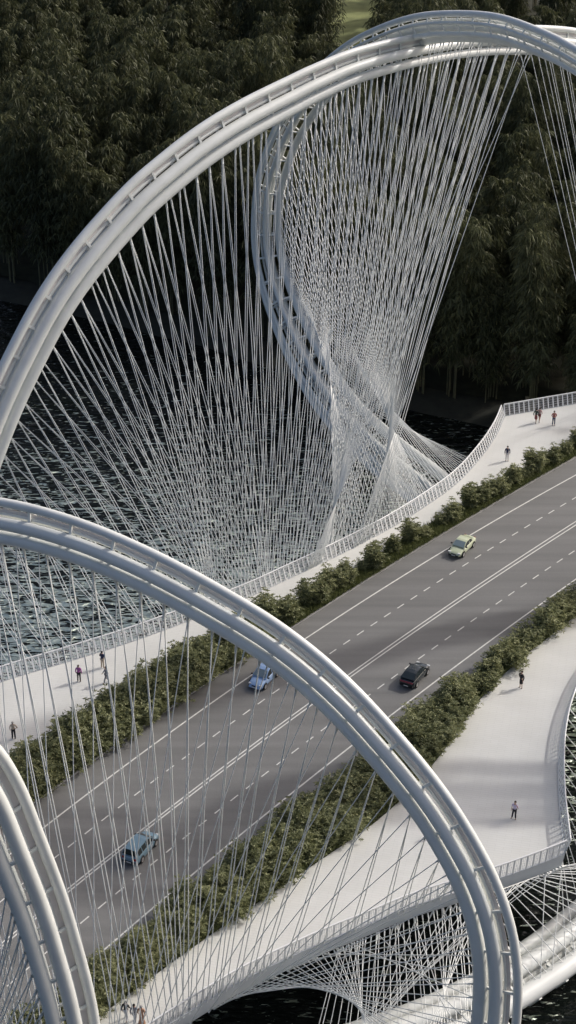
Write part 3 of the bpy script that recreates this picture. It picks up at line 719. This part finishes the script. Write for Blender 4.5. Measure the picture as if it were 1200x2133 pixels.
def person(px, py, face, label, top, bottom, hair='black', pose='stand', kind='trousers', long_hair=False, bare=False, H=1.82, group=None):
    """face: degrees, 0 looks along +x, 90 looks away from the camera"""
    p = at(px, py, 0.0); root = tag(empty('person', p, math.radians(face-90)), label, 'person', group); root.scale = (H/1.72,)*3
    J = dict(pel=(0, 0, .93), waist=(0, .0, 1.07), chest=(0, .01, 1.27), neck=(0, 0, 1.44), neck2=(0, .01, 1.50), head=(0, .02, 1.60), crown=(0, .0, 1.68))
    for sx, n in ((-1, 'l'), (1, 'r')):
        J['hip'+n] = (sx*.09, 0, .90); J['knee'+n] = (sx*.10, .02, .50); J['ank'+n] = (sx*.11, -.02, .09); J['toe'+n] = (sx*.13, .13, .035)
        J['sh'+n] = (sx*.18, 0, 1.39); J['el'+n] = (sx*.25, -.03, 1.12); J['wr'+n] = (sx*.25, .05, .88)
    if pose == 'walk':
        J['kneel'] = (-.09, .14, .52); J['ankl'] = (-.09, .24, .11); J['toel'] = (-.09, .38, .07)
        J['kneer'] = (.09, -.03, .50); J['ankr'] = (.10, -.26, .14); J['toer'] = (.10, -.14, .04)
        J['ell'] = (-.24, -.13, 1.14); J['wrl'] = (-.22, -.10, .90); J['elr'] = (.24, .08, 1.13); J['wrr'] = (.21, .24, .96)
    if pose == 'hip':
        J['elr'] = (.38, -.10, 1.18); J['wrr'] = (.17, .02, 1.03)
    if pose == 'hips':
        J['elr'] = (.38, -.10, 1.18); J['wrr'] = (.17, .02, 1.03); J['ell'] = (-.38, -.10, 1.18); J['wrl'] = (-.17, .02, 1.03)
    if pose == 'phone':
        J['ell'] = (-.33, .10, 1.20); J['wrl'] = (-.14, .12, 1.53); J['kneer'] = (.14, .02, .5); J['ankr'] = (.19, 0, .09); J['toer'] = (.24, .13, .035)
    if pose == 'hold':
        J['elr'] = (.26, .0, 1.15); J['wrr'] = (.10, .22, 1.12); J['ell'] = (-.26, .0, 1.15); J['wrl'] = (-.08, .22, 1.10)
    names = list(J); idx = {n: i for i, n in enumerate(names)}
    R = dict(pel=(.13, .10), waist=(.115, .09), chest=(.14, .10), neck=(.06, .055), neck2=(.05, .05), head=(.082, .095), crown=(.055, .07))
    for n in 'lr': R.update({'hip'+n: .085, 'knee'+n: .055, 'ank'+n: .038, 'toe'+n: .032, 'sh'+n: .055, 'el'+n: .04, 'wr'+n: .028})
    E = [('pel', 'waist'), ('waist', 'chest'), ('chest', 'neck'), ('neck', 'neck2'), ('neck2', 'head'), ('head', 'crown')]
    for n in 'lr': E += [('pel', 'hip'+n), ('hip'+n, 'knee'+n), ('knee'+n, 'ank'+n), ('ank'+n, 'toe'+n), ('neck', 'sh'+n), ('sh'+n, 'el'+n), ('el'+n, 'wr'+n)]
    V = [J[n] for n in names]; RR = [R[n] for n in names]; EE = [(idx[a], idx[b]) for a, b in E]
    # nose and hands: palm and five fingers
    V.append((0, .125, 1.585)); RR.append(.018); EE.append((idx['head'], len(V)-1))
    for n, sx in (('l', -1), ('r', 1)):
        w = Vector(J['wr'+n]); d = (w-Vector(J['el'+n])).normalized(); palm = w+d*.065; V.append(tuple(palm)); RR.append((.030, .016)); pi_ = len(V)-1; EE.append((idx['wr'+n], pi_))
        side = Vector((0, 1, 0))-d*d.y; side.normalize()
        for q, (o_, ln) in enumerate(((-.028, .06), (-.010, .075), (.010, .08), (.028, .07))):
            V.append(tuple(palm+d*ln+side*o_)); RR.append(.008); EE.append((pi_, len(V)-1))
        V.append(tuple(w+d*.05+side*.05)); RR.append(.009); EE.append((pi_, len(V)-1))
    skinned('body', V, EE, RR, SKIN, root)
    def cloth(nm, keys, edges, rad, m, extra=None):
        id2 = {n: i for i, n in enumerate(keys)}; skinned(nm, [J[n] if n in J else extra[n] for n in keys], [(id2[a], id2[b]) for a, b in edges], rad, m, root)
    tk = ['pel', 'waist', 'chest', 'neck', 'shl', 'shr', 'ell', 'elr']; te = [('pel', 'waist'), ('waist', 'chest'), ('chest', 'neck'), ('neck', 'shl'), ('neck', 'shr'), ('shl', 'ell'), ('shr', 'elr')]
    tr = [(.155, .12), (.14, .11), (.165, .125), (.085, .08), .075, .075, .06, .06]
    if not bare: tk += ['wrl', 'wrr']; te += [('ell', 'wrl'), ('elr', 'wrr')]; tr += [.045, .045]
    cloth('top', tk, te, tr, top)
    if kind == 'trousers':
        cloth('trousers', ['pel', 'hipl', 'hipr', 'kneel', 'kneer', 'ankl', 'ankr'], [('pel', 'hipl'), ('pel', 'hipr'), ('hipl', 'kneel'), ('hipr', 'kneer'), ('kneel', 'ankl'), ('kneer', 'ankr')], [(.145, .115), .10, .10, .075, .075, .065, .065], bottom)
    elif kind == 'shorts':
        kk = {'ml': tuple(Vector(J['hipl']).lerp(Vector(J['kneel']), .7)), 'mr': tuple(Vector(J['hipr']).lerp(Vector(J['kneer']), .7))}
        cloth('shorts', ['pel', 'hipl', 'hipr', 'ml', 'mr'], [('pel', 'hipl'), ('pel', 'hipr'), ('hipl', 'ml'), ('hipr', 'mr')], [(.15, .12), .10, .10, .10, .10], bottom, kk)
    else:
        zz = .48 if kind == 'skirt' else .14; mb = MB(); n_ = 14; rings = [(.98, .13, .10), (.88, .155, .125), ((.88+zz)/2, .17, .14), (zz, .16+.1*(kind == 'gown'), .14+.09*(kind == 'gown'))]; vs = []
        for z, a_, b_ in rings:
            for j in range(n_): t = 2*math.pi*j/n_; vs.append((a_*math.cos(t)*(1+.05*math.cos(5*t)), b_*math.sin(t), z))
        mb.add(vs, [(i*n_+j, (i+1)*n_+j, (i+1)*n_+(j+1) % n_, i*n_+(j+1) % n_) for i in range(3) for j in range(n_)]); mb.build(kind, bottom, root, True)
    for n in 'lr':
        a = Vector(J['ank'+n]); b = Vector(J['toe'+n]); sm = M['dark_shoes']
        skinned('shoe', [tuple(a+Vector((0, -.03, -.035))), tuple(b)], [(0, 1)], [.045, .042], sm, root)
    bm = bmesh.new(); bmesh.ops.create_uvsphere(bm, u_segments=12, v_segments=8, radius=.1)
    for v in bm.verts: v.co = Vector((v.co.x*.98, v.co.y*1.12-.018, v.co.z*1.05+1.645 - (.22*max(0, -v.co.z)*10 if long_hair and v.co.y < .03 else 0)))
    bmesh.ops.delete(bm, geom=[v for v in bm.verts if v.co.y > .055 and v.co.z < 1.66], context='VERTS')
    me = bpy.data.meshes.new('hair'); bm.to_mesh(me); bm.free(); me.materials.append(HAIRC[hair]); me.polygons.foreach_set('use_smooth', [True]*len(me.polygons))
    h = bpy.data.objects.new('hair', me); C.objects.link(h); h.parent = root
    return root
pmat('dark_shoes', (.02, .02, .022), .5)
black = pmat('black_cloth', (.014, .014, .018)); navy = pmat('navy_cloth', (.02, .025, .07)); pink = pmat('magenta_cloth', (.33, .09, .30))
beige = pmat('beige_cloth', (.50, .42, .33)); white = pmat('white_cloth', (.62, .60, .60)); lilac = pmat('lilac_cloth', (.52, .46, .62)); red = pmat('brick_red_cloth', (.36, .12, .10))
blue = pmat('denim_cloth', (.06, .07, .13)); grey = pmat('grey_cloth', (.25, .25, .27)); tan = pmat('tan_cloth', (.45, .26, .17)); darkred = pmat('dark_red_cloth', (.22, .07, .07)); green = pmat('dark_green_cloth', (.04, .06, .05))
person(165, 1420, 80, 'person in magenta jacket and black trousers seen from behind on left walkway', pink, black, 'brown')
person(214, 1391, 60, 'person in navy top and beige trousers close to the water side railing', navy, beige, 'black', 'hold')
person(222, 1423, 200, 'person in grey clothes beside the left bushes, partly behind a cable', grey, grey, 'black', 'walk')
person(29, 1539, 95, 'person in pale top and black trousers behind bushes at the left edge', beige, black, 'grey', 'hip', bare=True)
person(1116, 881, 60, 'woman in dark top and dark red skirt near the ribbed railing corner', green, darkred, 'black', 'walk', 'skirt')
person(1123, 879, 60, 'person in pink top and dark shorts close beside the woman in the red skirt', pmat('pale_pink_cloth', (.5, .3, .28)), darkred, 'black', 'walk', 'shorts', bare=True)
person(1153, 886, 270, 'man in brick red shirt and jeans carrying something pale by the far railing', red, blue, 'brown', 'hold')
person(1056, 960, 265, 'person in navy shirt and white trousers beside the upper right bushes', navy, white, 'black')
person(1085, 1433, 220, 'woman in black top and black skirt with hand on hip, near walkway', black, black, 'brown', 'hip', 'skirt')
person(1071, 1706, 240, 'man in lilac shirt and black trousers raising a phone to his ear', lilac, black, 'brown', 'phone', bare=True)
person(918, 1738, 250, 'person in long black coat seen between the tubes of the front arch', black, black, 'black', 'walk', 'skirt')
person(964, 1742, 250, 'person in orange brown clothes mostly hidden by the outer arch tube', tan, tan, 'brown', 'walk', 'shorts', bare=True)
person(263, 2125, 75, 'person in dark jacket and pale trousers, leftmost of the three walkers at bottom', black, white, 'black', 'walk')
person(281, 2131, 75, 'person in grey jacket walking between two others at the bottom edge', grey, pmat('pale_grey_cloth', (.4, .4, .42)), 'black', 'walk')
person(296, 2134, 75, 'person in long tan gown, rightmost of the three walkers at bottom', tan, tan, 'grey', 'stand', 'gown')

# ------------------------------------------------------------------ cars
M['glass_dark'] = mat('dark_car_glass', (.02, .028, .03), .08, spec=.8); M['glass_light'] = mat('bright_windscreen', (.20, .26, .28), .1, spec=.8)
M['tyre'] = mat('tyre_rubber', (.015, .015, .016), .8); M['rim'] = mat('alloy_rim', (.5, .5, .5), .35, metal=.6); M['trim'] = mat('black_trim', (.015, .016, .018), .5)
M['tail'] = mat('red_lamp', (.35, .02, .02), .25); M['tail2'] = mat('faded_red_lamp_band', (.30, .05, .07), .3); M['lamp'] = mat('headlamp_glass', (.6, .62, .62), .15, spec=.8); M['number'] = mat('pale_plate', (.65, .65, .62), .5)
def car(px, py, heading, kind, paint, label, screen='glass_dark', side='glass_dark', name='parked_car', tailband=False, lower=None):
    p = at(px, py, ROADZ); root = tag(empty('car', (p.x, p.y, ROADZ), heading + math.radians(11)), label, 'car'); root.scale = (.88, .90, 1.0)
    L, W = 4.1, 1.70
    # stations along the car: x, top of lower body, half width
    if kind == 'hatch': st_ = [(-1.95, .62, .66), (-1.90, .86, .78), (-1.6, .93, .83), (-.8, .94, .85), (0.4, .93, .85), (.85, .91, .84), (1.25, .84, .82), (1.7, .74, .77), (1.95, .62, .66), (2.02, .5, .55)]; roof = [(-1.72, 1.02), (-1.35, 1.36), (-.9, 1.46), (-.1, 1.47), (.28, 1.40), (1.02, .93)]
    elif kind == 'coupe': st_ = [(-2.05, .62, .64), (-1.98, .84, .77), (-1.5, .90, .82), (-.8, .90, .84), (0.4, .88, .84), (.95, .85, .83), (1.4, .76, .80), (1.8, .66, .75), (2.05, .54, .62), (2.12, .44, .5)]; roof = [(-1.50, .90), (-1.0, 1.16), (-.55, 1.30), (.0, 1.31), (.30, 1.25), (1.05, .87)]
    elif kind == 'wagon': st_ = [(-2.15, .62, .70), (-2.12, .90, .80), (-1.7, .95, .84), (-.8, .95, .86), (0.5, .93, .86), (1.0, .90, .85), (1.5, .82, .82), (1.9, .72, .76), (2.12, .58, .62), (2.18, .46, .5)]; roof = [(-2.06, .98), (-1.86, 1.40), (-1.3, 1.47), (-.1, 1.48), (.35, 1.40), (1.15, .92)]
    else: st_ = [(-2.05, .60, .68), (-2.0, .86, .80), (-1.6, .93, .84), (-.8, .92, .85), (0.4, .90, .85), (.95, .87, .84), (1.4, .80, .82), (1.8, .72, .78), (2.05, .58, .66), (2.12, .46, .55)]; roof = [(-1.86, .95), (-1.1, 1.28), (-.65, 1.36), (-.05, 1.37), (.28, 1.30), (1.05, .89)]
    arr = np.array(st_); xs = np.unique(np.concatenate([np.linspace(st_[0][0], st_[-1][0], 26), arr[:, 0]])); mb = MB(); prof = []
    for x in xs:
        z = float(np.interp(x, arr[:, 0], arr[:, 1])); w = float(np.interp(x, arr[:, 0], arr[:, 2])); zb = .22 if abs(x) < 1.9 else .28
        half = [(0, z), (w*.55, z-.008), (w*.86, z-.04), (w*.965, z-.12), (w, z*.62), (w*.985, .38), (w*.93, zb)]
        prof.append([Vector((x, y, q)) for y, q in half] + [Vector((x, -y, q)) for y, q in half[::-1][:-1]])
    n_ = len(prof[0]); vs = [v for r_ in prof for v in r_]; fs = [(i*n_+j, i*n_+(j+1) % n_, (i+1)*n_+(j+1) % n_, (i+1)*n_+j) for i in range(len(prof)-1) for j in range(n_)]
    fs += [tuple(range(n_))[::-1], tuple(range((len(prof)-1)*n_, len(prof)*n_))]
    mb.add(vs, fs); body = mb.build('body', M[paint], root, True)
    mb = MB(); r = roof; wb, wt = .80*st_[3][2]/.85+.0, .60   # greenhouse: shoulders to roof
    def ring(x, z, f): w = wb+(wt-wb)*f; return Vector((x, w, z)), Vector((x, -w, z))
    belt = .90 if kind != 'coupe' else .86
    zt = max(q[1] for q in r); F_ = lambda z: (z-belt)/(zt-belt)
    top_ = [ring(x, z, max(0, min(1, F_(z)))) for x, z in r]
    base = [(Vector((a.x, wb, belt)), Vector((a.x, -wb, belt))) for a, b in top_]
    # body coloured shell: roof and pillars
    vs = []; fs = []
    for (a, b), (c_, d_) in zip(top_, base): vs += [a, Vector((a.x, a.y*.5, a.z+.03)), Vector((a.x, -a.y*.5, a.z+.03)), b, c_, d_]
    for i in range(len(top_)-1):
        for j in range(3): fs.append((i*6+j, i*6+j+1, (i+1)*6+j+1, (i+1)*6+j))
        fs.append((i*6+4, i*6, (i+1)*6, (i+1)*6+4)); fs.append((i*6+3, i*6+5, (i+1)*6+5, (i+1)*6+3))
    mb.add(vs, fs); mb.build('roof', M[paint], root, False)
    def quad_glass(a, b, c_, d_, nm, m, inset=.07, out=.012):
        cen = (a+b+c_+d_)/4; nn = (b-a).cross(d_-a).normalized();
        if nn.dot(cen-Vector((0, 0, .9))) < 0: nn = -nn
        q = [v.lerp(cen, inset*2)+nn*out for v in (a, b, c_, d_)]; g = MB(); g.add(q + [v-nn*.01 for v in q], [(0, 1, 2, 3), (0, 4, 5, 1), (1, 5, 6, 2), (2, 6, 7, 3), (3, 7, 4, 0)]); g.build(nm, M[m], root)
    k = len(top_)
    quad_glass(top_[-2][0]+Vector((0, 0, .02)), top_[-2][1]+Vector((0, 0, .02)), top_[-1][1]+Vector((0, 0, .03)), top_[-1][0]+Vector((0, 0, .03)), 'windscreen', screen, .045, .03)
    quad_glass(top_[0][0]+Vector((0, 0, .02)), top_[0][1]+Vector((0, 0, .02)), top_[1][1]+Vector((0, 0, .03)), top_[1][0]+Vector((0, 0, .03)), 'rear_window', side, .05, .03)
    for s_ in (0, 1):
        sg = 1 if s_ == 0 else -1
        cols = [(r[0][0]+.35, .1), (r[1][0]+.25, .0), (-.28, 0), (.30, 0), (.95, 0)]
        def topz(x): return float(np.interp(x, [q[0] for q in r], [q[1] for q in r]))
        def P_(x, f): z = belt+(topz(x)-belt)*f; w = wb+(wt-wb)*max(0, min(1, F_(z))); return Vector((x, sg*(w+.012), z))
        for x0, x1 in ((r[1][0]+.02 if kind != 'wagon' else -1.72, -.36), (-.28, .80)):
            if kind == 'wagon' and x0 < -1: spans = [(-1.75, -1.12), (-1.02, -.36)]
            else: spans = [(x0, x1)]
            for u0, u1 in spans:
                n2 = 5; g = MB(); xs2 = np.linspace(u0, u1, n2); vs = []
                for x in xs2: vs += [P_(x, .08), P_(x, .86)]
                g.add(vs, [(2*i, 2*i+2, 2*i+3, 2*i+1) if sg < 0 else (2*i, 2*i+1, 2*i+3, 2*i+2) for i in range(n2-1)]); g.build('side_window', M[side], root)
        mr = MB(); mr.box((.78, sg*(.93), .97), (.07, .09, .06)); mr.build('mirror', M['trim'], root)
        for nm, m, xx, hh in (('headlight', 'lamp', st_[-2][0]-.10, .60), ('tail_light', 'tail', st_[1][0]-.015, .74)):
            if nm == 'tail_light' and tailband: continue
            g = MB(); g.box((xx, sg*.58, hh), (.09 if nm == 'headlight' else .03, .15 if nm == 'headlight' else .11, .06 if nm == 'headlight' else .10)); g.build(nm, M[m], root)
        for xw in (-1.27, 1.27):
            wl_ = MB(); R_ = .31; vs = []; nn_ = 18
            for yy, rr in ((sg*.66, R_), (sg*.865, R_), (sg*.885, R_-.03), (sg*.885, .21)):
                for j in range(nn_): t = 2*math.pi*j/nn_; vs.append((xw+rr*math.cos(t), yy, R_+rr*math.sin(t)))
            fs = [(i*nn_+j, i*nn_+(j+1) % nn_, (i+1)*nn_+(j+1) % nn_, (i+1)*nn_+j) for i in range(3) for j in range(nn_)]
            wl_.add(vs, fs); wh = wl_.build('wheel', M['tyre'], root, True)
            rm = MB(); vs = [(xw, sg*.875, R_)] + [(xw+.21*math.cos(2*math.pi*j/nn_), sg*.89, R_+.21*math.sin(2*math.pi*j/nn_)) for j in range(nn_)]
            rm.add(vs, [(0, 1+j, 1+(j+1) % nn_) for j in range(nn_)]); rm.build('rim', M['rim'], wh)
            ar = MB(); vs = [(xw, sg*(.845 if True else 0), R_)] + [(xw+.37*math.cos(2*math.pi*j/nn_), sg*.862, R_+.02+.37*math.sin(2*math.pi*j/nn_)) for j in range(nn_)]
            ar.add(vs, [(0, 1+j, 1+(j+1) % nn_) for j in range(nn_)]); ar.build('wheel_arch', M['trim'], root)
    g = MB(); g.box((st_[-1][0]-.02, 0, .36), (.10, .62, .055)); g.build('front_bumper', M['trim' if kind != 'hatch' else paint], root)
    g = MB(); g.box((st_[-1][0]+.01, 0, .50), (.03, .30, .035)); g.build('grille', M['trim'], root)
    g = MB(); g.box((st_[0][0]-.0, 0, .40), (.08, .66, .08)); g.build('rear_bumper', M[lower or 'trim'], root)
    for xx, nm in ((st_[-1][0]+.085, 'number_plate'), (st_[0][0]-.085, 'number_plate')):
        g = MB(); g.box((xx, 0, .40), (.008, .24, .05)); g.build(nm, M['number'], root)
    if tailband: g = MB(); g.box((st_[1][0]-.03, 0, .74), (.035, .68, .075)); g.build('tail_light', M['tail2'], root)
    return root
M['paint_green'] = mat('pale_green_paint', (.52, .57, .40), .3, coat=.6); M['paint_blue'] = mat('light_blue_paint', (.32, .48, .74), .3, coat=.6)
M['paint_dark'] = mat('dark_green_black_paint', (.018, .024, .028), .25, coat=.6); M['paint_slate'] = mat('slate_blue_paint', (.15, .25, .32), .28, coat=.6)
def along(fn, x):
    a, b = at(x-20, fn(x-20)), at(x+20, fn(x+20)); d = b-a; return math.atan2(d.y, d.x)
car(962, 1146, along(D_far, 962)+math.pi, 'coupe', 'paint_green', 'pale green coupe driving towards the viewer in the far lanes', 'glass_light')
car(550, 1418, along(D_far, 550)+math.pi, 'hatch', 'paint_blue', 'light blue hatchback emerging from under the front arch tubes', 'glass_light')
car(864, 1414, along(D_near, 864), 'fast', 'paint_dark', 'black hatchback with red tail band driving away in the near lanes', tailband=True)
car(294, 1774, along(D_near, 294), 'wagon', 'paint_slate', 'slate blue estate car driving away at lower left behind the cables')
